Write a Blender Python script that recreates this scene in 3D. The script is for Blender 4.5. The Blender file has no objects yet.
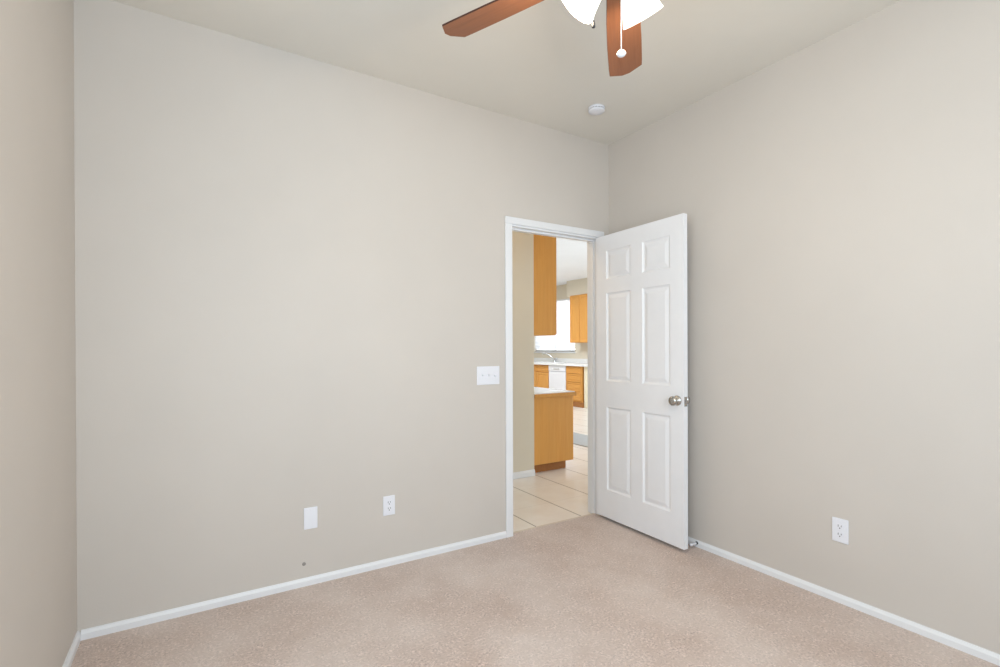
import bpy, bmesh, math, random
from mathutils import Vector, Matrix
random.seed(7)
scene = bpy.context.scene
COL = scene.collection
R = math.radians

# ------------------------------------------------------------------ camera
cam_d = bpy.data.cameras.new('camera')
cam_d.sensor_width = 36.0
cam_d.lens = 493.82 / 1000 * 36.0
cam_d.shift_y = 16.6 / 1000
cam_d.clip_start = 0.02
cam = bpy.data.objects.new('camera', cam_d)
COL.objects.link(cam)
_r = Vector((0.85073176, -0.52558806, -0.00355886))
_u = Vector((4.5238e-03, 5.512e-04, 0.99998962))
_w = Vector((0.52558064, 0.85073903, -0.00284659))
m = Matrix.Identity(4)
for i in range(3):
    m[i][0], m[i][1], m[i][2] = _r[i], _u[i], -_w[i]
m.translation = Vector((-2.63409, -2.71117, 1.23464))
cam.matrix_world = m
scene.camera = cam

# ------------------------------------------------------------------ world, exposure
scene.view_settings.view_transform = 'Standard'
scene.view_settings.look = 'None'
scene.view_settings.exposure = -0.03
scene.view_settings.gamma = 1.0
scene.view_settings.use_curve_mapping = False
world = bpy.data.worlds.new('daylight')
scene.world = world
world.use_nodes = True
bg = world.node_tree.nodes['Background']
bg.inputs[0].default_value = (0.80, 0.90, 1.0, 1)
bg.inputs[1].default_value = 1.0


def area(name, loc, direction, sx, sy, watts, color):
    d = bpy.data.lights.new(name, 'AREA')
    d.shape = 'RECTANGLE'
    d.size, d.size_y = sx, sy
    d.energy = watts
    d.color = color
    o = bpy.data.objects.new(name, d)
    COL.objects.link(o)
    o.location = loc
    o.rotation_euler = Vector(direction).to_track_quat('-Z', 'Y').to_euler()
    return o


# daylight entering by the real openings: bedroom window behind the camera,
# glazed patio door and sink window of the kitchen
area('daylight_bedroom_window', (-2.02, -3.43, 1.52), (0.0, 1, 0.0), 1.66, 1.36, 53, (0.715, 0.875, 1.0))
area('daylight_side_window', (-3.09, -2.1, 1.52), (1, 0, 0.0), 1.26, 1.36, 18, (0.715, 0.875, 1.0))
area('daylight_patio_door', (3.6, 0.06, 1.05), (0, 1, 0), 2.3, 2.0, 125, (0.70, 0.86, 1.0))
area('kitchen_fill_light', (2.6, 5.6, 2.63), (0, 0, -1), 1.15, 0.55, 55, (0.88, 0.95, 1.0))  # added fill from an unseen fixture, brightens the far kitchen wall
area('daylight_sink_window', (5.02, 6.89, 1.78), (-1, 0, 0), 1.6, 1.24, 28, (0.95, 0.97, 1.0))

H = 2.752          # ceiling height
WX = -3.062        # left wall
FY = -3.40         # wall behind the camera


# ------------------------------------------------------------------ materials
def new_mat(name):
    mt = bpy.data.materials.new(name)
    mt.use_nodes = True
    nt = mt.node_tree
    return mt, nt, nt.nodes['Principled BSDF'], nt.nodes, nt.links


def mixcol(nt, fac, a, b):
    n = nt.nodes.new('ShaderNodeMix')
    n.data_type = 'RGBA'
    if isinstance(fac, float):
        n.inputs[0].default_value = fac
    else:
        nt.links.new(fac, n.inputs[0])
    for s, v in ((6, a), (7, b)):
        if isinstance(v, tuple):
            n.inputs[s].default_value = v if len(v) == 4 else (*v, 1)
        else:
            nt.links.new(v, n.inputs[s])
    return n.outputs[2]


def noise(nt, scale, detail=4, vec=None, rough=0.55):
    n = nt.nodes.new('ShaderNodeTexNoise')
    n.inputs['Scale'].default_value = scale
    n.inputs['Detail'].default_value = detail
    n.inputs['Roughness'].default_value = rough
    if vec is not None:
        nt.links.new(vec, n.inputs['Vector'])
    return n.outputs[0]


def ramp(nt, src, p0, p1):
    n = nt.nodes.new('ShaderNodeMapRange')
    n.inputs[1].default_value, n.inputs[2].default_value = p0, p1
    nt.links.new(src, n.inputs[0])
    return n.outputs[0]


def position(nt):
    return nt.nodes.new('ShaderNodeNewGeometry').outputs['Position']


def bump(nt, bsdf, height, strength, dist):
    b = nt.nodes.new('ShaderNodeBump')
    b.inputs['Strength'].default_value = strength
    b.inputs['Distance'].default_value = dist
    nt.links.new(height, b.inputs['Height'])
    nt.links.new(b.outputs[0], bsdf.inputs['Normal'])


def srgb(r, g, b):
    f = lambda c: (c / 255 / 12.92) if c / 255 <= 0.04045 else ((c / 255 + 0.055) / 1.055) ** 2.4
    return (f(r), f(g), f(b), 1)


def paint(name, col, rough=0.6, orange_peel=True):
    mt, nt, b, N, L = new_mat(name)
    pos = position(nt)
    c2 = tuple(x * 0.965 for x in col[:3]) + (1,)
    L.new(mixcol(nt, ramp(nt, noise(nt, 1.3, 3, pos), 0.35, 0.65), col, c2), b.inputs['Base Color'])
    b.inputs['Roughness'].default_value = rough
    b.inputs['Specular IOR Level'].default_value = 0.3
    if orange_peel:
        bump(nt, b, noise(nt, 140, 2, pos), 0.12, 0.002)
    return mt


def plain(name, col, rough=0.4, metal=0.0, spec=0.5):
    mt, nt, b, N, L = new_mat(name)
    n = noise(nt, 9, 3, position(nt))
    L.new(mixcol(nt, n, col, tuple(x * 0.95 for x in col[:3]) + (1,)), b.inputs['Base Color'])
    b.inputs['Roughness'].default_value = rough
    b.inputs['Metallic'].default_value = metal
    b.inputs['Specular IOR Level'].default_value = spec
    return mt


def wood(name, light, dark, scale, axis='Z', rough=0.4):
    """grain running along the given object axis"""
    mt, nt, b, N, L = new_mat(name)
    tc = N.new('ShaderNodeTexCoord')
    mp = N.new('ShaderNodeMapping')
    L.new(tc.outputs['Object'], mp.inputs[0])
    s = [scale, scale, scale]
    s['XYZ'.index(axis)] = scale * 0.06
    mp.inputs['Scale'].default_value = s
    n1 = noise(nt, 3.0, 6, mp.outputs[0], 0.65)
    n2 = noise(nt, 0.7, 3, mp.outputs[0])
    c = mixcol(nt, ramp(nt, n1, 0.3, 0.7), light, dark)
    L.new(mixcol(nt, ramp(nt, n2, 0.2, 0.9), c, tuple(x * 0.86 for x in light[:3]) + (1,)), b.inputs['Base Color'])
    b.inputs['Roughness'].default_value = rough
    b.inputs['Specular IOR Level'].default_value = 0.3
    bump(nt, b, n1, 0.06, 0.002)
    return mt


M = {}
M['wall'] = paint('greige wall paint', srgb(210, 202, 194))
M['ceiling'] = paint('ceiling paint', srgb(230, 225, 216))
M['kitchen_ceiling'] = paint('white ceiling paint', srgb(240, 240, 242))
M['kitchen_wall'] = paint('kitchen wall paint', srgb(224, 214, 196))
M['trim'] = plain('white trim paint', srgb(238, 238, 240), 0.35)
M['door'] = plain('white door paint', srgb(244, 244, 247), 0.38)
M['plastic'] = plain('white plastic', srgb(238, 238, 244), 0.35)
M['slot'] = plain('dark slot', srgb(70, 68, 70), 0.6)
M['mark'] = plain('grey mark', srgb(150, 144, 138), 0.8)
M['nickel'] = plain('satin nickel', srgb(190, 188, 184), 0.22, 1.0)
M['chrome'] = plain('chrome', srgb(210, 212, 215), 0.12, 1.0)
M['rubber'] = plain('dark rubber', srgb(60, 58, 60), 0.7)
M['oak'] = wood('honey oak', srgb(232, 170, 92), srgb(216, 150, 72), 14, 'Z')
M['oak_y'] = wood('honey oak across', srgb(226, 164, 88), srgb(210, 145, 68), 14, 'Y')
M['toe'] = wood('toe kick oak', srgb(176, 118, 66), srgb(150, 96, 50), 14, 'Y')
M['blade'] = wood('cherry fan blade', srgb(152, 98, 66), srgb(122, 76, 50), 22, 'X', 0.42)
M['blade_edge'] = plain('dark blade edge', srgb(72, 40, 28), 0.5)
M['laminate'] = plain('white laminate', srgb(240, 240, 240), 0.25)
M['cream'] = plain('cream paint', srgb(242, 232, 206), 0.5)
M['mat'] = plain('grey woven mat', srgb(186, 185, 184), 0.95)
M['dark'] = plain('dark gap', srgb(40, 34, 30), 0.8)

# carpet
mt, nt, b, N, L = new_mat('beige cut pile carpet')
pos = position(nt)
fine = noise(nt, 95, 3, pos, 0.75)
mid = noise(nt, 34, 4, pos, 0.6)
nap = noise(nt, 1.7, 3, pos, 0.55)
c1 = mixcol(nt, ramp(nt, fine, 0.35, 0.65), srgb(160, 138, 126), srgb(234, 212, 200))
c2 = mixcol(nt, ramp(nt, mid, 0.38, 0.66), c1, srgb(195, 172, 159))
c3 = mixcol(nt, ramp(nt, nap, 0.36, 0.66), c2, mixcol(nt, 0.45, c2, srgb(236, 224, 216)))
L.new(c3, b.inputs['Base Color'])
b.inputs['Roughness'].default_value = 0.95
b.inputs['Specular IOR Level'].default_value = 0.1
b.inputs['Sheen Weight'].default_value = 0.25
b.inputs['Sheen Roughness'].default_value = 0.5
bump(nt, b, fine, 0.7, 0.008)
M['carpet'] = mt

# ceramic tile with grout joints
mt, nt, b, N, L = new_mat('beige ceramic tile')
pos = position(nt)
sep = N.new('ShaderNodeSeparateXYZ')
L.new(pos, sep.inputs[0])


def joint(src, offset, width):
    a = N.new('ShaderNodeMath'); a.operation = 'SUBTRACT'; L.new(src, a.inputs[0]); a.inputs[1].default_value = offset
    w = N.new('ShaderNodeMath'); w.operation = 'PINGPONG'; L.new(a.outputs[0], w.inputs[0]); w.inputs[1].default_value = 0.2045
    l = N.new('ShaderNodeMath'); l.operation = 'LESS_THAN'; L.new(w.outputs[0], l.inputs[0]); l.inputs[1].default_value = width
    return l.outputs[0]


jx = joint(sep.outputs[0], 0.193, 0.0045)
jy = joint(sep.outputs[1], 0.045, 0.0025)
jm = N.new('ShaderNodeMath'); jm.operation = 'MAXIMUM'; L.new(jx, jm.inputs[0])
jf = N.new('ShaderNodeMath'); jf.operation = 'MULTIPLY'; L.new(jy, jf.inputs[0]); jf.inputs[1].default_value = 0.25
L.new(jf.outputs[0], jm.inputs[1])
tile = mixcol(nt, ramp(nt, noise(nt, 5, 5, pos), 0.3, 0.7), srgb(246, 239, 232), srgb(238, 228, 218))
L.new(mixcol(nt, jm.outputs[0], tile, srgb(150, 136, 122)), b.inputs['Base Color'])
b.inputs['Roughness'].default_value = 0.28
M['tile'] = mt

# frosted lamp glass, lit from within
mt, nt, b, N, L = new_mat('lit frosted glass')
b.inputs['Base Color'].default_value = (0.95, 0.93, 0.88, 1)
b.inputs['Roughness'].default_value = 0.5
b.inputs['Emission Color'].default_value = (1.0, 0.93, 0.80, 1)
b.inputs['Emission Strength'].default_value = 2.2
M['lamp_glass'] = mt
mt, nt, b, N, L = new_mat('lit bulb')
b.inputs['Emission Color'].default_value = (1.0, 0.88, 0.68, 1)
b.inputs['Emission Strength'].default_value = 12
M['bulb'] = mt
# window pane
mt, nt, b, N, L = new_mat('window glass')
b.inputs['Base Color'].default_value = (0.96, 0.98, 0.98, 1)
b.inputs['Transmission Weight'].default_value = 1
b.inputs['Roughness'].default_value = 0.0
b.inputs['IOR'].default_value = 1.45
M['glass'] = mt
# white blind slats letting daylight through
mt, nt, b, N, L = new_mat('white blind slat')
tr = N.new('ShaderNodeBsdfTranslucent')
tr.inputs[0].default_value = (0.95, 0.96, 0.98, 1)
b.inputs['Base Color'].default_value = (0.9, 0.9, 0.92, 1)
mx = N.new('ShaderNodeMixShader')
mx.inputs[0].default_value = 0.5
L.new(b.outputs[0], mx.inputs[1]); L.new(tr.outputs[0], mx.inputs[2])
L.new(mx.outputs[0], N['Material Output'].inputs[0])
M['slat'] = mt


# ------------------------------------------------------------------ mesh helpers
def box(bm, x0, y0, z0, x1, y1, z1, bevel=0.0, seg=2, mi=0):
    v = [bm.verts.new(p) for p in ((x0, y0, z0), (x1, y0, z0), (x1, y1, z0), (x0, y1, z0),
                                   (x0, y0, z1), (x1, y0, z1), (x1, y1, z1), (x0, y1, z1))]
    fs = [bm.faces.new([v[i] for i in q]) for q in
          ((0, 3, 2, 1), (4, 5, 6, 7), (0, 1, 5, 4), (1, 2, 6, 5), (2, 3, 7, 6), (3, 0, 4, 7))]
    for f in fs:
        f.material_index = mi
    if bevel:
        es = list({e for f in fs for e in f.edges})
        bmesh.ops.bevel(bm, geom=es, offset=bevel, segments=seg, affect='EDGES', profile=0.5)


def tube(bm, pts, rad, n=12, cap=True):
    """tube along points; rad a number or one per point"""
    pts = [Vector(p) for p in pts]
    rings = []
    prev = None
    for i, p in enumerate(pts):
        t = (pts[min(i + 1, len(pts) - 1)] - pts[max(i - 1, 0)]).normalized()
        if prev is None:
            a = t.orthogonal().normalized()
        else:
            a = (prev - t * prev.dot(t)).normalized()
        prev = a
        bb = t.cross(a)
        rr = rad[i] if isinstance(rad, (list, tuple)) else rad
        rings.append([bm.verts.new(p + (a * math.cos(2 * math.pi * k / n) + bb * math.sin(2 * math.pi * k / n)) * rr)
                      for k in range(n)])
    for A, B in zip(rings, rings[1:]):
        for k in range(n):
            f = bm.faces.new((A[k], A[(k + 1) % n], B[(k + 1) % n], B[k]))
            f.smooth = True
    if cap:
        bm.faces.new(list(reversed(rings[0])))
        bm.faces.new(rings[-1])


def lathe(bm, prof, n=32, mat=None, close=True):
    """profile of (radius, height) spun about Z, then moved by mat"""
    mat = mat or Matrix.Identity(4)
    rings = []
    for r_, z in prof:
        if r_ < 1e-6:
            rings.append([bm.verts.new(mat @ Vector((0, 0, z)))])
        else:
            rings.append([bm.verts.new(mat @ Vector((r_ * math.cos(2 * math.pi * k / n), r_ * math.sin(2 * math.pi * k / n), z)))
                          for k in range(n)])
    for A, B in zip(rings, rings[1:]):
        for k in range(n):
            k2 = (k + 1) % n
            if len(A) == 1 and len(B) == 1:
                continue
            if len(A) == 1:
                f = bm.faces.new((A[0], B[k2], B[k]))
            elif len(B) == 1:
                f = bm.faces.new((A[k], A[k2], B[0]))
            else:
                f = bm.faces.new((A[k], A[k2], B[k2], B[k]))
            f.smooth = True


def along(direction, at=(0, 0, 0)):
    return Matrix.Translation(Vector(at)) @ Vector(direction).normalized().to_track_quat('Z', 'Y').to_matrix().to_4x4()


def obj(name, bm, mats, parent=None, loc=None, rot=None):
    bmesh.ops.recalc_face_normals(bm, faces=bm.faces)
    me = bpy.data.meshes.new(name)
    bm.to_mesh(me)
    bm.free()
    for mm in (mats if isinstance(mats, (list, tuple)) else [mats]):
        me.materials.append(mm)
    o = bpy.data.objects.new(name, me)
    COL.objects.link(o)
    if parent:
        o.parent = parent
    if loc:
        o.location = loc
    if rot:
        o.rotation_euler = rot
    return o


def thing(name, label, cat, loc=(0, 0, 0), rotz=0.0, group=None):
    o = bpy.data.objects.new(name, None)
    o.empty_display_size = 0.05
    COL.objects.link(o)
    o.location = loc
    o.rotation_euler = (0, 0, rotz)
    return tag(o, label, cat, group)


def tag(o, label, cat, group=None):
    o['label'] = label
    o['category'] = cat
    if group:
        o['group'] = group
    return o


def struct(name, boxes, mat, label=None, bevel=0.0):
    bm = bmesh.new()
    for q in boxes:
        box(bm, *q, bevel=bevel)
    o = obj(name, bm, mat)
    o['kind'] = 'structure'
    if label:
        o['label'] = label
    return o


def bx(name, mat, parent, *q, bevel=0.0, seg=2):
    bm = bmesh.new()
    box(bm, *q, bevel=bevel, seg=seg)
    return obj(name, bm, mat, parent)


# ------------------------------------------------------------------ room shell
T = 0.107
OX0, OX1, OZ = -0.875, -0.106, 2.05        # rough door opening


def slab_with_hole(name, mat, axis, c0, c1, a0, a1, z0, z1, holes, label=None):
    """wall slab: thickness c0..c1 on the given axis, spans a0..a1, with rectangular holes (a,b,z0,z1)"""
    bm = bmesh.new()
    cuts_a = sorted({a0, a1, *[h[0] for h in holes], *[h[1] for h in holes]})
    cuts_z = sorted({z0, z1, *[h[2] for h in holes], *[h[3] for h in holes]})
    for i in range(len(cuts_a) - 1):
        for k in range(len(cuts_z) - 1):
            ma, mz = (cuts_a[i] + cuts_a[i + 1]) / 2, (cuts_z[k] + cuts_z[k + 1]) / 2
            if any(h[0] < ma < h[1] and h[2] < mz < h[3] for h in holes):
                continue
            if axis == 'y':
                box(bm, cuts_a[i], c0, cuts_z[k], cuts_a[i + 1], c1, cuts_z[k + 1])
            else:
                box(bm, c0, cuts_a[i], cuts_z[k], c1, cuts_a[i + 1], cuts_z[k + 1])
    bmesh.ops.remove_doubles(bm, verts=bm.verts, dist=1e-5)
    seen = {}
    for f in list(bm.faces):
        key = frozenset(v.index for v in f.verts) if False else tuple(round(x, 4) for x in f.calc_center_median())
        seen.setdefault(key, []).append(f)
    bmesh.ops.delete(bm, geom=[f for fs in seen.values() if len(fs) > 1 for f in fs], context='FACES_ONLY')
    o = obj(name, bm, mat)
    o['kind'] = 'structure'
    if label:
        o['label'] = label
    return o


struct('floor', [(WX - T, FY - T, -0.1, 0.1, 0.038, 0.010)], M['carpet'])
struct('floor_kitchen', [(-1.75, 0.038, -0.1, 4.95, 8.42, -0.002)], M['tile'])
struct('ceiling', [(WX - T, FY - T, H, 0.1, T, H + 0.1)], M['ceiling'])
struct('ceiling_kitchen', [(-1.75, T, H, 4.95, 8.42, H + 0.1)], M['kitchen_ceiling'])
slab_with_hole('wall_back', M['wall'], 'y', 0, T, WX - T, 0.1, 0, H, [(OX0, OX1, 0, OZ)])
struct('wall_right', [(0, FY - T, 0, 0.1, 0, H)], M['wall'])
slab_with_hole('wall_left', M['wall'], 'x', WX - T, WX, FY - T, 0, 0, H, [(-2.75, -1.45, 0.82, 2.22)])
slab_with_hole('wall_front', M['wall'], 'y', FY - T, FY, WX, 0, 0, H, [(-2.87, -1.17, 0.82, 2.22)])
# hall and kitchen shell
struct('wall_hall', [(-1.75, 1.2, 0, 0.17, 1.3, H)], M['kitchen_wall'])
struct('wall_hall_end', [(-1.85, T, 0, -1.75, 1.3, H)], M['kitchen_wall'])
struct('wall_kitchen_left', [(0.05, 1.3, 0, 0.15, 8.42, H)], M['kitchen_wall'])
slab_with_hole('wall_kitchen_near', M['kitchen_wall'], 'y', 0.0, T, 0.1, 4.95, 0, H, [(2.4, 4.8, 0, 2.1)])
struct('wall_kitchen_end', [(0.07, 8.32, 0, 4.95, 8.42, H)], M['kitchen_wall'])
slab_with_hole('wall_kitchen_far', M['kitchen_wall'], 'x', 4.83, 4.95, T, 8.32, 0, H,
               [(6.08, 7.7, 1.15, 2.41)])
struct('wall_kitchen_soffit', [(4.52, 3.6, 2.412, 4.83, 5.99, H)], M['kitchen_wall'])


# baseboards with an eased top edge
def board(bm, p, q, h, t):
    """prism from p to q along the wall foot; profile grows to the left of p->q"""
    p, q = Vector((*p, 0)), Vector((*q, 0))
    d = (q - p).normalized()
    n = Vector((-d.y, d.x, 0))
    prof = [(0, 0), (t, 0), (t, h * 0.72), (t * 0.55, h * 0.9), (t * 0.4, h), (0, h)]
    A = [bm.verts.new(p + n * a + Vector((0, 0, b_))) for a, b_ in prof]
    B = [bm.verts.new(q + n * a + Vector((0, 0, b_))) for a, b_ in prof]
    k = len(prof)
    for i in range(k):
        bm.faces.new((A[i], A[(i + 1) % k], B[(i + 1) % k], B[i]))
    bm.faces.new(A)
    bm.faces.new(B)


def baseboard(name, runs, h=0.050, t=0.013):
    bm = bmesh.new()
    for p, q in runs:
        board(bm, p, q, h, t)
    o = obj(name, bm, M['trim'])
    o['kind'] = 'structure'


baseboard('baseboard_back', [((-0.922, 0), (WX + 0.013, 0)), ((0, 0), (-0.058, 0))])
baseboard('baseboard_right', [((0, FY), (0, -0.0))])
baseboard('baseboard_left', [((WX, 0), (WX, FY))])
baseboard('baseboard_front', [((WX, FY), (0, FY))])
baseboard('baseboard_hall', [((0.17, 1.2), (-1.75, 1.2))], 0.062)

# door frame: jambs, stops and casings
bm = bmesh.new()
box(bm, OX0, 0.0, 0, OX0 + 0.012, T, OZ)
box(bm, OX1 - 0.006, 0.0, 0, OX1, T, OZ)
box(bm, OX0 + 0.012, 0.0, OZ - 0.012, OX1 - 0.006, T, OZ)
box(bm, OX0 + 0.012, 0.04, 0, OX0 + 0.022, 0.075, OZ - 0.012)
box(bm, OX1 - 0.016, 0.04, 0, OX1 - 0.006, 0.075, OZ - 0.012)
box(bm, OX0 + 0.022, 0.04, OZ - 0.024, OX1 - 0.016, 0.075, OZ - 0.012)
o = obj('trim_1', bm, M['trim'])
o['kind'] = 'structure'
bm = bmesh.new()
cx0, cx1, cz = -0.921, -0.058, 2.095
for ys, ye in ((-0.014, 0.0), (T, T + 0.014)):
    box(bm, cx0, ys, 0, -0.869, ye, cz - 0.046, bevel=0.004)
    box(bm, -0.108, ys, 0, cx1, ye, cz - 0.046, bevel=0.004)
    box(bm, cx0, ys, cz - 0.046, cx1, ye, cz, bevel=0.004)
o = obj('trim_2', bm, M['trim'])
o['kind'] = 'structure'
# metal-free carpet edge under the door
struct('trim_3', [(OX0 + 0.022, 0.03, -0.02, OX1 - 0.016, 0.046, 0.011)], plain('pale threshold strip', srgb(222, 208, 192), 0.5))

# ------------------------------------------------------------------ six-panel door, swung open beside the right wall
door = thing('door_1', 'open white six-panel interior door swung back beside the right wall', 'door', (-0.1121, -0.02, 0), -1.5897)
door['kind'] = 'structure'
DWID, DTH, DZ0, DZ1 = 0.767, 0.035, 0.032, 2.037
cols = [(0.107, 0.340), (0.443, 0.668)]
rows = [(0.230, 0.820), (1.003, 1.626), (1.724, 1.926)]
bm = bmesh.new()


def door_face(y, s):
    """one face of the leaf at local y, outward direction s, with six moulded raised panels"""
    xs = [0.0, cols[0][0], cols[0][1], cols[1][0], cols[1][1], DWID]
    zs = [DZ0, rows[0][0], rows[0][1], rows[1][0], rows[1][1], rows[2][0], rows[2][1], DZ1]
    for i in range(5):
        for k in range(7):
            x0, x1, z0, z1 = xs[i], xs[i + 1], zs[k], zs[k + 1]
            if i in (1, 3) and k in (1, 3, 5):
                prev = None
                for inset, dep in ((0, 0), (0.005, 0.0045), (0.011, 0.008), (0.016, 0.0085), (0.038, 0.003), (0.042, 0.0022)):
                    ring = [bm.verts.new((a, y - s * dep, c)) for a, c in
                            ((x0 + inset, z0 + inset), (x1 - inset, z0 + inset), (x1 - inset, z1 - inset), (x0 + inset, z1 - inset))]
                    if prev:
                        for j in range(4):
                            bm.faces.new((prev[j], prev[(j + 1) % 4], ring[(j + 1) % 4], ring[j]))
                    prev = ring
                bm.faces.new(prev)
            else:
                bm.faces.new([bm.verts.new((a, y, c)) for a, c in ((x0, z0), (x1, z0), (x1, z1), (x0, z1))])
    return xs, zs


door_face(-DTH, -1)
xs, zs = door_face(0, 1)
bmesh.ops.remove_doubles(bm, verts=bm.verts, dist=1e-5)
for q in (((0, -DTH, DZ0), (0, 0, DZ0), (0, 0, DZ1), (0, -DTH, DZ1)), ((DWID, -DTH, DZ0), (DWID, 0, DZ0), (DWID, 0, DZ1), (DWID, -DTH, DZ1)),
          ((0, -DTH, DZ0), (DWID, -DTH, DZ0), (DWID, 0, DZ0), (0, 0, DZ0)), ((0, -DTH, DZ1), (DWID, -DTH, DZ1), (DWID, 0, DZ1), (0, 0, DZ1))):
    bm.faces.new([bm.verts.new(p) for p in q])
obj('door_leaf', bm, M['door'], door)
for s, y0 in ((-1, -DTH), (1, 0.0)):
    bm = bmesh.new()
    mtx = along((0, s, 0), (DWID - 0.046, y0, 0.918))
    lathe(bm, [(0, 0), (0.031, 0), (0.031, 0.004), (0.027, 0.009), (0.013, 0.012), (0.011, 0.018), (0.017, 0.024), (0.0255, 0.029),
               (0.029, 0.038), (0.0275, 0.047), (0.021, 0.053), (0.008, 0.055), (0, 0.055)], 28, mtx)
    kn = obj('door_knob', bm, M['nickel'], door)
    if s < 0:
        bm = bmesh.new()
        lathe(bm, [(0, 0), (0.004, 0), (0.004, 0.003), (0, 0.003)], 12, along((0, s, 0), (DWID - 0.046, y0 - 0.0545, 0.918)))
        obj('lock_button', bm, M['nickel'], kn)
bm = bmesh.new()
box(bm, DWID, -0.030, 0.886, DWID + 0.0015, -0.005, 0.943, bevel=0.0006)
box(bm, DWID + 0.001, -0.025, 0.902, DWID + 0.010, -0.011, 0.927, bevel=0.002)
obj('latch_plate', bm, M['nickel'], door)
for z in (0.22, 1.02, 1.83):
    bm = bmesh.new()
    tube(bm, [(-0.004, 0.006, z - 0.045), (-0.004, 0.006, z + 0.045)], 0.006, 12)
    box(bm, -0.0025, -0.03, z - 0.044, -0.0005, 0.004, z + 0.044)
    obj('hinge', bm, M['nickel'], door)

# door stop screwed to the baseboard of the right wall
ds = thing('door_stop', 'small white door stop with dark base on the baseboard by the open door', 'door stop', (-0.013, -0.764, 0.036))
bm = bmesh.new()
lathe(bm, [(0, 0.008)] + [(0.0068 if i % 2 else 0.0052, 0.008 + 0.0025 * i) for i in range(16)] + [(0.0085, 0.048), (0.009, 0.056), (0.007, 0.062), (0, 0.063)],
      16, along((-1, 0, 0)))
obj('spring', bm, M['plastic'], ds)
bm = bmesh.new()
lathe(bm, [(0, 0), (0.0095, 0), (0.0095, 0.004), (0.006, 0.008), (0, 0.008)], 16, along((-1, 0, 0)))
o = obj('base_flange', bm, M['rubber'], ds)
o['label'] = 'dark base flange'

# ------------------------------------------------------------------ wall plates
def plate(root, w, h, t=0.006):
    """cover plate facing local -Y, centred"""
    bm = bmesh.new()
    box(bm, -w / 2, -t, -h / 2, w / 2, 0, h / 2, bevel=0.003, seg=3)
    return obj('cover_plate', bm, M['plastic'], root)


def screws(root, pts, t=0.006):
    for x, z in pts:
        bm = bmesh.new()
        lathe(bm, [(0, 0), (0.003, 0), (0.0025, 0.0012), (0, 0.0014)], 10, along((0, -1, 0), (x, -t + 0.0002, z)))
        obj('screw', bm, M['plastic'], root)


sw = thing('light_switch', 'white triple toggle light switch plate beside the door frame', 'light switch', (-1.0495, 0, 1.065))
plate(sw, 0.166, 0.117)
for dx in (-0.046, 0, 0.046):
    bm = bmesh.new()
    box(bm, dx - 0.0055, -0.0068, -0.0125, dx + 0.0055, -0.006, 0.0125)
    up = 1 if dx < 0.02 else -1
    bm2 = bmesh.new()
    tg = [(dx - 0.004, -0.006, -0.004), (dx + 0.004, -0.006, -0.004), (dx + 0.004, -0.006, 0.004), (dx - 0.004, -0.006, 0.004)]
    tp = [(dx - 0.003, -0.019, up * 0.007 - 0.003), (dx + 0.003, -0.019, up * 0.007 - 0.003), (dx + 0.003, -0.019, up * 0.007 + 0.003), (dx - 0.003, -0.019, up * 0.007 + 0.003)]
    va = [bm.verts.new(p) for p in tg]
    vb = [bm.verts.new(p) for p in tp]
    for i in range(4):
        bm.faces.new((va[i], va[(i + 1) % 4], vb[(i + 1) % 4], vb[i]))
    bm.faces.new(vb)
    bm2.free()
    obj('toggle', bm, M['plastic'], sw)
screws(sw, [(d, z) for d in (-0.046, 0, 0.046) for z in (-0.03, 0.03)])

bp = thing('blank_wall_plate', 'plain white blank cover plate low on the back wall', 'wall plate', (-2.1245, 0, 0.3555))
plate(bp, 0.068, 0.112)
screws(bp, [(0, -0.04), (0, 0.04)])


def receptacle(root, dz):
    """one duplex face with its slots"""
    bm = bmesh.new()
    n = 20
    ring = []
    for k in range(n):
        a = 2 * math.pi * k / n
        ring.append((0.017 * math.cos(a), max(-0.0135, min(0.0135, 0.0172 * math.sin(a)))))
    A = [bm.verts.new((x, -0.0055, dz + z)) for x, z in ring]
    B = [bm.verts.new((x * 0.96, -0.0082, dz + z * 0.96)) for x, z in ring]
    for k in range(n):
        bm.faces.new((A[k], A[(k + 1) % n], B[(k + 1) % n], B[k]))
    bm.faces.new(B)
    f = obj('receptacle', bm, M['plastic'], root)
    bm = bmesh.new()
    box(bm, -0.0078, -0.0086, dz - 0.002, -0.0055, -0.0080, dz + 0.008)
    box(bm, 0.0055, -0.0086, dz - 0.001, 0.0078, -0.0080, dz + 0.007)
    lathe(bm, [(0, 0), (0.0028, 0), (0.0028, 0.0006), (0, 0.0006)], 10, along((0, -1, 0), (0, -0.0080, dz - 0.0075)))
    o = obj('slots', bm, M['slot'], f)
    o['label'] = 'dark socket slots'


r1 = thing('wall_outlet', 'white duplex wall outlet low on the right wall', 'outlet', (0, -1.5535, 0.3565), R(-90))
plate(r1, 0.071, 0.115)
for dz in (0.0195, -0.0195):
    receptacle(r1, dz)
screws(r1, [(0, 0)])
r2 = thing('wall_outlet', 'white rectangular-faced wall outlet between the blank plate and the door', 'outlet', (-1.703, 0, 0.3495))
plate(r2, 0.069, 0.110)
bm = bmesh.new()
box(bm, -0.0165, -0.0078, -0.033, 0.0165, -0.0055, 0.033, bevel=0.001)
face = obj('receptacle', bm, M['plastic'], r2)
bm = bmesh.new()
for dz in (0.017, -0.017):
    box(bm, -0.0078, -0.0083, dz - 0.002, -0.0055, -0.0076, dz + 0.008)
    box(bm, 0.0055, -0.0083, dz - 0.001, 0.0078, -0.0076, dz + 0.007)
    lathe(bm, [(0, 0), (0.0028, 0), (0.0028, 0.0007), (0, 0.0007)], 10, along((0, -1, 0), (0, -0.0076, dz - 0.0075)))
o = obj('slots', bm, M['slot'], face)
o['label'] = 'dark socket slots'
screws(r2, [(0, -0.048), (0, 0.048)])

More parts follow.
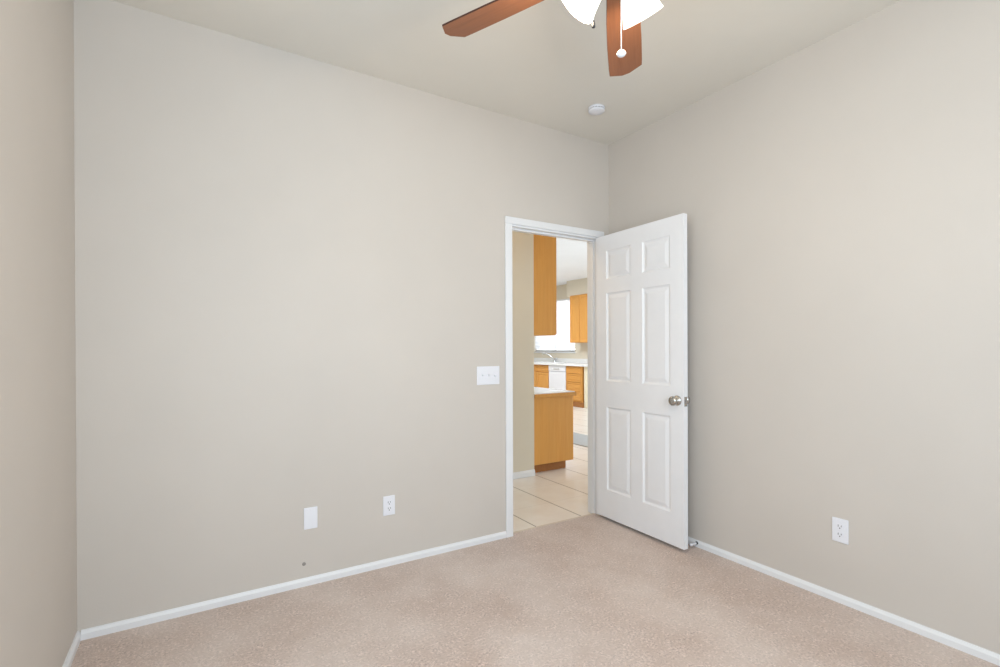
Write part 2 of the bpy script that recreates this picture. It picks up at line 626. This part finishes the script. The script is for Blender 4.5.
bm = bmesh.new()
lathe(bm, [(0, 0), (0.0095, 0), (0.009, 0.0015), (0.005, 0.002), (0, 0.001)], 16, along((0, -1, 0), (-2.158, 0, 0.122)))  # small grey disc standing for a round mark on the wall
tag(obj('wall_mark', bm, M['mark']), 'tiny grey round mark on the wall under the blank plate', 'screw anchor')

# ------------------------------------------------------------------ smoke detector
sd = thing('smoke_detector', 'round white smoke detector on the ceiling near the room corner', 'smoke detector', (-0.473, -0.381, H))
bm = bmesh.new()
lathe(bm, [(0, 0), (0.052, 0), (0.052, -0.009), (0.049, -0.012), (0, -0.012)], 36)
obj('mounting_base', bm, M['plastic'], sd)
bm = bmesh.new()
lathe(bm, [(0, -0.012), (0.046, -0.012), (0.046, -0.016), (0.051, -0.017), (0.051, -0.023), (0.047, -0.027), (0.02, -0.029), (0, -0.029)], 36)
obj('detector_cover', bm, M['plastic'], sd)
bm = bmesh.new()
for k in range(16):
    a = 2 * math.pi * k / 16
    mm = Matrix.Rotation(a, 4, 'Z')
    n0 = len(bm.verts)
    box(bm, 0.0455, -0.006, -0.0158, 0.0475, 0.006, -0.0125)
    bm.verts.ensure_lookup_table()
    for v in bm.verts[n0:]:
        v.co = mm @ v.co
obj('vent_slots', bm, plain('grey vent', srgb(150, 148, 145), 0.7), sd)

# ------------------------------------------------------------------ ceiling fan
FAN = Vector((-1.538, -1.633, 0))
BZ = 2.423
fan = thing('ceiling_fan', 'brown five-blade ceiling fan with three lit white glass lamp shades', 'ceiling fan', (FAN.x, FAN.y, H))
zl = lambda z: z - H + (0.045 if z < 2.4 else 0.023 if z < 2.55 else 0.0)
bm = bmesh.new()
lathe(bm, [(0, 0), (0.068, 0), (0.068, -0.012), (0.055, -0.045), (0.028, -0.062), (0, -0.062)], 32)
obj('canopy', bm, M['nickel'], fan)
bm = bmesh.new()
tube(bm, [(0, 0, -0.055), (0, 0, zl(2.50))], 0.0125, 16)
obj('downrod', bm, M['nickel'], fan)
bm = bmesh.new()
lathe(bm, [(0, zl(2.515)), (0.03, zl(2.515)), (0.04, zl(2.50)), (0.095, zl(2.485)), (0.115, zl(2.46)), (0.115, zl(2.42)), (0.10, zl(2.395)),
           (0.075, zl(2.382)), (0, zl(2.382))], 40)
obj('motor_housing', bm, M['nickel'], fan)
bm = bmesh.new()
lathe(bm, [(0, zl(2.383)), (0.05, zl(2.383)), (0.058, zl(2.36)), (0.058, zl(2.325)), (0.045, zl(2.30)), (0.02, zl(2.288)), (0.012, zl(2.275)), (0, zl(2.272))], 36)
kit = obj('light_kit', bm, M['nickel'], fan)
for k in range(5):
    ang = R(42.56 + 72 * k)
    # blade: half width along local Y, length along local X, pitched about X
    prof = [(0.16, 0.050), (0.30, 0.060), (0.45, 0.066), (0.60, 0.0685), (0.643, 0.068), (0.673, 0.016)]
    bm = bmesh.new()
    loop = [(x, y) for x, y in prof] + [(x, -y) for x, y in reversed(prof)]
    top = [bm.verts.new((x, y, 0.003)) for x, y in loop]
    bot = [bm.verts.new((x, y, -0.003)) for x, y in loop]
    bm.faces.new(top)
    bm.faces.new(list(reversed(bot)))
    n = len(loop)
    for i in range(n):
        f = bm.faces.new((top[i], bot[i], bot[(i + 1) % n], top[(i + 1) % n]))
        f.material_index = 1
    bl = obj('blade', bm, [M['blade'], M['blade_edge']], fan)
    bl.rotation_euler = (Matrix.Rotation(ang, 3, 'Z') @ Matrix.Rotation(R(-12.8), 3, 'X')).to_euler()
    bl.location = (0, 0, BZ - H)
    bm = bmesh.new()
    box(bm, 0.085, -0.016, 0.003, 0.20, 0.016, 0.008, bevel=0.002)
    box(bm, 0.175, -0.036, 0.003, 0.225, 0.036, 0.007, bevel=0.002)
    obj('blade_bracket', bm, M['nickel'], bl)
# three bell shades on short arms
TILT = R(42)
for az in (R(12), R(132), R(252)):
    ax = Vector((math.sin(TILT) * math.cos(az), math.sin(TILT) * math.sin(az), -math.cos(TILT)))
    rim = Vector((0.132 * math.cos(az), 0.132 * math.sin(az), zl(2.247)))
    neck = rim - ax * 0.125
    bm = bmesh.new()
    p0 = Vector((0.045 * math.cos(az), 0.045 * math.sin(az), zl(2.335)))
    tube(bm, [p0, p0.lerp(neck, 0.5) + Vector((0, 0, 0.008)), neck - ax * 0.008, neck + ax * 0.012], [0.009, 0.009, 0.012, 0.021], 14)
    obj('shade_arm', bm, M['nickel'], kit)
    bm = bmesh.new()
    mtx = along(ax, neck)
    outer = [(0.021, 0.0), (0.030, 0.012), (0.040, 0.035), (0.048, 0.065), (0.056, 0.095), (0.066, 0.125)]
    inner = [(r_ - 0.003, z) for r_, z in reversed(outer)]
    lathe(bm, outer + inner + [outer[0]], 36, mtx)
    sh = obj('lamp_shade', bm, M['lamp_glass'], fan)
    bm = bmesh.new()
    lathe(bm, [(0, 0.01), (0.012, 0.012), (0.014, 0.03), (0.026, 0.058), (0.028, 0.072), (0.022, 0.088), (0, 0.098)], 20, mtx)
    obj('bulb', bm, M['bulb'], sh)
    d = bpy.data.lights.new('fan_bulb_light', 'POINT')
    d.energy = 7.2
    d.color = (1.0, 0.82, 0.58)
    d.shadow_soft_size = 0.03
    lo = bpy.data.objects.new('fan_bulb_light', d)
    COL.objects.link(lo)
    lo.location = Vector((FAN.x, FAN.y, H)) + neck + ax * 0.14
# pull chains
def chain(x, y, z0, z1, kind):
    bm = bmesh.new()
    tube(bm, [(x, y, zl(z0)), (x, y, zl(z1))], 0.0013, 8)
    ch = obj('pull_chain', bm, M['plastic'] if kind == 'disc' else M['nickel'], fan)
    bm = bmesh.new()
    if kind == 'disc':
        lathe(bm, [(0, 0.010), (0.004, 0.0095), (0.011, 0.006), (0.0145, 0.0), (0.011, -0.006), (0.004, -0.0085), (0, -0.009)], 24,
              Matrix.Translation((x, y, zl(z1))))
        obj('chain_pull', bm, M['plastic'], ch)
    else:
        lathe(bm, [(0, 0.012), (0.003, 0.012), (0.005, 0.002), (0.0055, -0.008), (0, -0.010)], 16, Matrix.Translation((x, y, zl(z1))))
        obj('chain_pull', bm, M['rubber'], ch)


chain(0.008, 0.003, 2.29, 2.083, 'disc')
chain(-0.038, 0.075, 2.33, 2.195, 'bell')

# ------------------------------------------------------------------ bedroom window behind the camera
def slider_window(name, loc, rz, w):
    wf = bpy.data.objects.new(name, None)
    COL.objects.link(wf)
    wf['kind'] = 'structure'
    wf.location = loc
    wf.rotation_euler = (0, 0, rz)
    bm = bmesh.new()
    for q in ((-w, 0, 0, 0.05 - w, 0.05, 1.4), (w - 0.05, 0, 0, w, 0.05, 1.4), (0.05 - w, 0, 0, w - 0.05, 0.05, 0.05),
              (0.05 - w, 0, 1.35, w - 0.05, 0.05, 1.4), (-0.025, 0, 0.05, 0.025, 0.05, 1.35)):
        box(bm, *q, bevel=0.004)
    obj('window_frame', bm, M['trim'], wf)
    for a, b_ in ((0.05 - w, -0.025), (0.025, w - 0.05)):
        bx('window_pane', M['glass'], wf, a, 0.02, 0.05, b_, 0.025, 1.35)


slider_window('window_1', (-2.02, FY - 0.10, 0.82), 0, 0.85)
slider_window('window_3', (WX - 0.10, -2.1, 0.82), R(-90), 0.65)

# ------------------------------------------------------------------ kitchen beyond the door
def bar_handle_less_front(parent, name, x0, y0, z0, x1, y1, z1, mat):
    return bx(name, mat, parent, x0, y0, z0, x1, y1, z1, bevel=0.004)


def panel_door(parent, name, xf, y0, y1, z0, z1, mat, face=-1, t=0.02, rail=0.05):
    """framed cabinet door whose face looks along x*face, recessed centre panel"""
    bm = bmesh.new()
    xb = xf - face * t
    prev = None
    a, c = min(y0, y1), max(y0, y1)
    rings = [(0, xb), (0, xf - face * 0.003), (0.003, xf), (rail, xf), (rail + 0.004, xf - face * 0.008), (rail + 0.018, xf - face * 0.008), (rail + 0.03, xf - face * 0.003)]
    for ins, x in rings:
        if c - a - 2 * ins < 0.02 or z1 - z0 - 2 * ins < 0.02:
            break
        ring = [bm.verts.new((x, yy, zz)) for yy, zz in ((a + ins, z0 + ins), (c - ins, z0 + ins), (c - ins, z1 - ins), (a + ins, z1 - ins))]
        if prev:
            for j in range(4):
                bm.faces.new((prev[j], prev[(j + 1) % 4], ring[(j + 1) % 4], ring[j]))
        else:
            bm.faces.new(ring)
        prev = ring
    bm.faces.new(prev)
    return obj(name, bm, mat, parent)


# near run: low desk-height base cabinet against the kitchen side wall, end panel towards us
nc = thing('base_cabinet', 'honey oak base cabinet whose plain end panel faces the doorway', 'cabinet', (0.42, 1.9, 0))
bx('cabinet_body', M['oak'], nc, -0.248, -0.668, 0.092, 0.235, 0.66, 0.752, bevel=0.003)
bx('end_panel', M['oak'], nc, -0.248, -0.685, 0.092, 0.255, -0.668, 0.752, bevel=0.002)
o = bx('toe_kick', M['toe'], nc, -0.248, -0.62, 0.0, 0.205, 0.66, 0.092)
for k in range(3):
    y0 = -0.655 + k * 0.438
    panel_door(nc, 'drawer', 0.255, y0, y0 + 0.43, 0.60, 0.745, M['oak_y'], face=1, rail=0.03)
    panel_door(nc, 'door', 0.255, y0, y0 + 0.43, 0.10, 0.592, M['oak'], face=1)
ct = thing('countertop', 'white countertop with oak edge strip on the near oak cabinet', 'countertop', (0.42, 1.9, 0.752))
bm = bmesh.new()
box(bm, -0.248, -0.70, 0.008, 0.264, 0.68, 0.044, bevel=0.003)
obj('top_slab', bm, M['laminate'], ct)
bm = bmesh.new()
box(bm, -0.248, -0.714, 0.0, 0.264, -0.70, 0.036, bevel=0.002)
box(bm, 0.264, -0.714, 0.0, 0.275, 0.68, 0.036, bevel=0.002)
o = obj('edge_strip', bm, M['oak_y'], ct)
o['label'] = 'oak edge strip'

uc = thing('wall_cabinet', 'tall honey oak wall cabinet above the near countertop, side panel facing us', 'cabinet', (0.172, 1.25, 1.368))
bx('cabinet_body', M['oak'], uc, 0.0, 0.0, 0, 0.305, 1.3, 1.07, bevel=0.003)
for k in range(3):
    panel_door(uc, 'door', 0.326, 0.008 + k * 0.432, 0.432 + k * 0.432, 0.01, 1.06, M['oak'], face=1)

# far run along the sink wall
XF = 4.22
sc_ = thing('sink_cabinet', 'honey oak sink base cabinet left of the white dishwasher', 'cabinet', (4.5, 6.74, 0))
bm = bmesh.new()
for q in ((XF - 4.48, -0.46, 0.1, 0.30, -0.44, 0.86), (XF - 4.48, 0.44, 0.1, 0.30, 0.46, 0.86), (XF - 4.48, -0.44, 0.1, 0.30, 0.44, 0.12),
          (0.28, -0.44, 0.12, 0.30, 0.44, 0.86), (XF - 4.48, -0.44, 0.12, XF - 4.46, 0.44, 0.86)):
    box(bm, *q)
obj('cabinet_body', bm, M['oak'], sc_)
bx('toe_kick', M['toe'], sc_, XF - 4.5 + 0.06, -0.46, 0.0, 0.30, 0.46, 0.1)
for a, b_ in ((-0.44, -0.01), (0.01, 0.44)):
    panel_door(sc_, 'drawer_front', XF - 4.5, a, b_, 0.70, 0.84, M['oak_y'], rail=0.03)
    panel_door(sc_, 'door', XF - 4.5, a, b_, 0.13, 0.68, M['oak'])
dw = thing('dishwasher', 'white built-in dishwasher between the oak cabinets under the sink counter', 'dishwasher', (4.5, 5.972, 0))
bx('dishwasher_body', M['plastic'], dw, XF - 4.5 + 0.03, -0.30, 0.09, 0.30, 0.30, 0.86)
bx('door_panel', M['plastic'], dw, XF - 4.5 - 0.005, -0.297, 0.12, XF - 4.5 + 0.03, 0.297, 0.72, bevel=0.008)
cp = bx('control_panel', M['plastic'], dw, XF - 4.5 - 0.012, -0.297, 0.728, XF - 4.5 + 0.03, 0.297, 0.855, bevel=0.008)
bx('latch_handle', plain('pale grey handle', srgb(205, 205, 205), 0.4), cp, XF - 4.5 - 0.026, -0.10, 0.765, XF - 4.5 - 0.011, 0.10, 0.80, bevel=0.005)
bx('kick_plate', M['plastic'], dw, XF - 4.5 + 0.05, -0.297, 0.0, 0.30, 0.297, 0.09)
dc = thing('drawer_cabinet', 'honey oak drawer cabinet right of the white dishwasher', 'cabinet', (4.5, 5.408, 0))
bx('cabinet_body', M['oak'], dc, XF - 4.5 + 0.02, -0.262, 0.1, 0.30, 0.26, 0.86)
bx('toe_kick', M['toe'], dc, XF - 4.5 - 0.01, -0.31, 0.0, 0.30, 0.26, 0.1)
for z0, z1 in ((0.70, 0.845), (0.52, 0.69), (0.33, 0.51), (0.13, 0.32)):
    panel_door(dc, 'drawer', XF - 4.5, -0.25, 0.25, z0, z1, M['oak_y'], rail=0.025)
struct('wall_kitchen_stub', [(4.24, 4.93, 0, 4.83, 5.095, 0.86)], M['cream'])
fc = thing('countertop', 'long white countertop with backsplash under the kitchen window', 'countertop', (4.5, 6.2, 0.86))
bm = bmesh.new()
for q in ((4.185 - 4.5, -1.29, 0, 0.33, 0.17, 0.04), (4.185 - 4.5, 0.92, 0, 0.33, 1.6, 0.04), (4.185 - 4.5, 0.17, 0, -0.20, 0.92, 0.04), (0.20, 0.17, 0, 0.33, 0.92, 0.04)):
    box(bm, *q)
obj('top_slab', bm, M['laminate'], fc)
bx('backsplash', M['laminate'], fc, 0.31, -1.29, 0.04, 0.33, 1.6, 0.14, bevel=0.003)
bx('front_edge', M['laminate'], fc, 4.17 - 4.5, -1.29, 0.0, 4.186 - 4.5, 1.6, 0.042, bevel=0.004)
# extra base unit that carries the counter's far end
lc = thing('corner_cabinet', 'honey oak cabinet at the far end of the sink counter', 'cabinet', (4.5, 7.5, 0))
bx('cabinet_body', M['oak'], lc, XF - 4.5 + 0.02, -0.29, 0.1, 0.30, 0.29, 0.86)
bx('toe_kick', M['toe'], lc, XF - 4.5 + 0.06, -0.29, 0.0, 0.30, 0.29, 0.1)
panel_door(lc, 'drawer', XF - 4.5, -0.28, 0.28, 0.70, 0.84, M['oak_y'], rail=0.03)
panel_door(lc, 'door', XF - 4.5, -0.28, 0.28, 0.13, 0.68, M['oak'])
sk = thing('sink', 'white drop-in kitchen sink in the countertop beneath the window', 'sink', (4.5, 6.745, 0.90))
bm = bmesh.new()
prev = None
for ins, z in ((0, 0.0), (0.005, 0.012), (0.035, 0.012), (0.045, 0.0), (0.06, -0.15), (0.10, -0.17)):
    ring = [bm.verts.new((x, y, z)) for x, y in ((-0.215 + ins, -0.39 + ins), (0.215 - ins, -0.39 + ins), (0.215 - ins, 0.39 - ins), (-0.215 + ins, 0.39 - ins))]
    if prev:
        for j in range(4):
            bm.faces.new((prev[j], prev[(j + 1) % 4], ring[(j + 1) % 4], ring[j]))
    prev = ring
bm.faces.new(prev)
obj('basin', bm, M['laminate'], sk)
fa = thing('faucet', 'chrome kitchen faucet with long spout behind the sink', 'faucet', (4.755, 6.74, 0.90))
bm = bmesh.new()
box(bm, -0.028, -0.12, 0, 0.028, 0.12, 0.014, bevel=0.006)
lathe(bm, [(0.024, 0.012), (0.024, 0.05), (0.018, 0.075), (0, 0.08)], 20)
obj('faucet_base', bm, M['chrome'], fa)
bm = bmesh.new()
tube(bm, [(0, 0, 0.06), (-0.02, 0.03, 0.10), (-0.06, 0.10, 0.16), (-0.11, 0.18, 0.205), (-0.15, 0.235, 0.225), (-0.165, 0.255, 0.215), (-0.17, 0.262, 0.19)], 0.012, 12)
obj('spout', bm, M['chrome'], fa)
bm = bmesh.new()
tube(bm, [(0, 0, 0.078), (0.01, -0.03, 0.10), (0.01, -0.09, 0.115)], [0.014, 0.009, 0.007], 12)
obj('lever_handle', bm, M['chrome'], fa)

fu = thing('wall_cabinet', 'honey oak two-door wall cabinet beside the far kitchen window', 'cabinet', (4.5, 5.545, 1.36))
bx('cabinet_body', M['oak'], fu, 0.02, -0.32, 0, 0.33, 0.325, 1.05, bevel=0.003)
panel_door(fu, 'door', 0.0, -0.315, -0.006, 0.008, 1.04, M['oak'])
panel_door(fu, 'door', 0.0, 0.006, 0.32, 0.008, 1.04, M['oak'])

# sink window and its blind
wn = bpy.data.objects.new('window_2', None)
COL.objects.link(wn)
wn['kind'] = 'structure'
wn.location = (4.89, 6.89, 1.15)
bm = bmesh.new()
for q in ((0, -0.81, 0, 0.05, -0.77, 1.26), (0, 0.77, 0, 0.05, 0.81, 1.26), (0, -0.77, 0, 0.05, 0.77, 0.04), (0, -0.77, 1.22, 0.05, 0.77, 1.26), (0, -0.02, 0.04, 0.05, 0.02, 1.22)):
    box(bm, *q, bevel=0.004)
obj('window_frame', bm, M['trim'], wn)
bx('window_sill', M['trim'], wn, -0.085, -0.84, -0.025, 0.0, 0.84, 0.0, bevel=0.004)
for a, b_ in ((-0.77, -0.02), (0.02, 0.77)):
    bx('window_pane', M['glass'], wn, 0.02, a, 0.04, 0.025, b_, 1.22)
bd = thing('window_blind', 'white horizontal slat blind in the bright kitchen window', 'window blind', (4.855, 6.89, 2.41))
bx('head_rail', M['trim'], bd, -0.022, -0.79, -0.045, 0.022, 0.79, 0.0, bevel=0.003)
bm = bmesh.new()
for k in range(27):
    z = -0.07 - k * 0.042
    t_ = R(58)
    v = [bm.verts.new((sx * 0.023 * math.cos(t_) , y, z + sx * 0.023 * math.sin(t_) )) for sx, y in ((-1, -0.785), (1, -0.785), (1, 0.785), (-1, 0.785))]
    v2 = [bm.verts.new(w_.co + Vector((0.002, 0, -0.001))) for w_ in v]
    bm.faces.new(v)
    bm.faces.new(list(reversed(v2)))
    for j in range(4):
        bm.faces.new((v[j], v2[j], v2[(j + 1) % 4], v[(j + 1) % 4]))
obj('slats', bm, M['slat'], bd)
bx('bottom_rail', M['trim'], bd, -0.02, -0.785, -1.225, 0.02, 0.785, -1.205, bevel=0.003)

# glazed patio door that floods the kitchen floor, out of view to the right
pdn = bpy.data.objects.new('door_2', None)
COL.objects.link(pdn)
pdn['kind'] = 'structure'
pdn.location = (3.6, 0.0, 0)
pdn.rotation_euler = (0, 0, R(90))
bm = bmesh.new()
for q in ((0, -1.2, 0, 0.05, -1.13, 2.1), (0, 1.13, 0, 0.05, 1.2, 2.1), (0, -1.13, 0, 0.05, 1.13, 0.07), (0, -1.13, 2.03, 0.05, 1.13, 2.1), (0, -0.04, 0.07, 0.05, 0.04, 2.03)):
    box(bm, *q, bevel=0.004)
obj('door_frame', bm, M['trim'], pdn)
for a, b_ in ((-1.13, -0.04), (0.04, 1.13)):
    bx('door_pane', M['glass'], pdn, 0.02, a, 0.07, 0.025, b_, 2.03)

# grey mat on the kitchen tiles
bm = bmesh.new()
box(bm, 1.53, 1.75, -0.002, 2.08, 2.95, 0.008, bevel=0.003)
tag(obj('floor_mat', bm, M['mat']), 'grey floor mat on the bright kitchen tiles beyond the doorway', 'mat')

# hall ceiling lamp, warm
hl = thing('hall_ceiling_light', 'round frosted glass flush ceiling light in the hallway', 'ceiling light', (-0.75, 0.66, H))
bm = bmesh.new()
lathe(bm, [(0, 0), (0.15, 0), (0.15, -0.02), (0.14, -0.025), (0, -0.025)], 32)
obj('lamp_base', bm, M['nickel'], hl)
bm = bmesh.new()
lathe(bm, [(0.138, -0.025), (0.13, -0.05), (0.10, -0.08), (0.05, -0.098), (0, -0.102)], 32)
obj('lamp_shade', bm, M['lamp_glass'], hl)
d = bpy.data.lights.new('hall_bulb_light', 'POINT')
d.energy = 8
d.color = (1.0, 0.72, 0.40)
d.shadow_soft_size = 0.08
lo = bpy.data.objects.new('hall_bulb_light', d)
COL.objects.link(lo)
lo.location = (-0.75, 0.66, H - 0.2)

kl = thing('kitchen_fill_fixture', 'added unseen rectangular ceiling light that brightens the far kitchen wall', 'ceiling light', (2.6, 5.6, H))  # added out of sight to carry the kitchen fill light
bm = bmesh.new()
for q in ((-0.64, -0.34, -0.10, 0.64, -0.30, 0.0), (-0.64, 0.30, -0.10, 0.64, 0.34, 0.0), (-0.64, -0.30, -0.10, -0.60, 0.30, 0.0), (0.60, -0.30, -0.10, 0.64, 0.30, 0.0)):
    box(bm, *q, bevel=0.004)
obj('fill_frame', bm, M['trim'], kl)
bx('diffuser', M['lamp_glass'], kl, -0.60, -0.30, -0.09, 0.60, 0.30, -0.08)
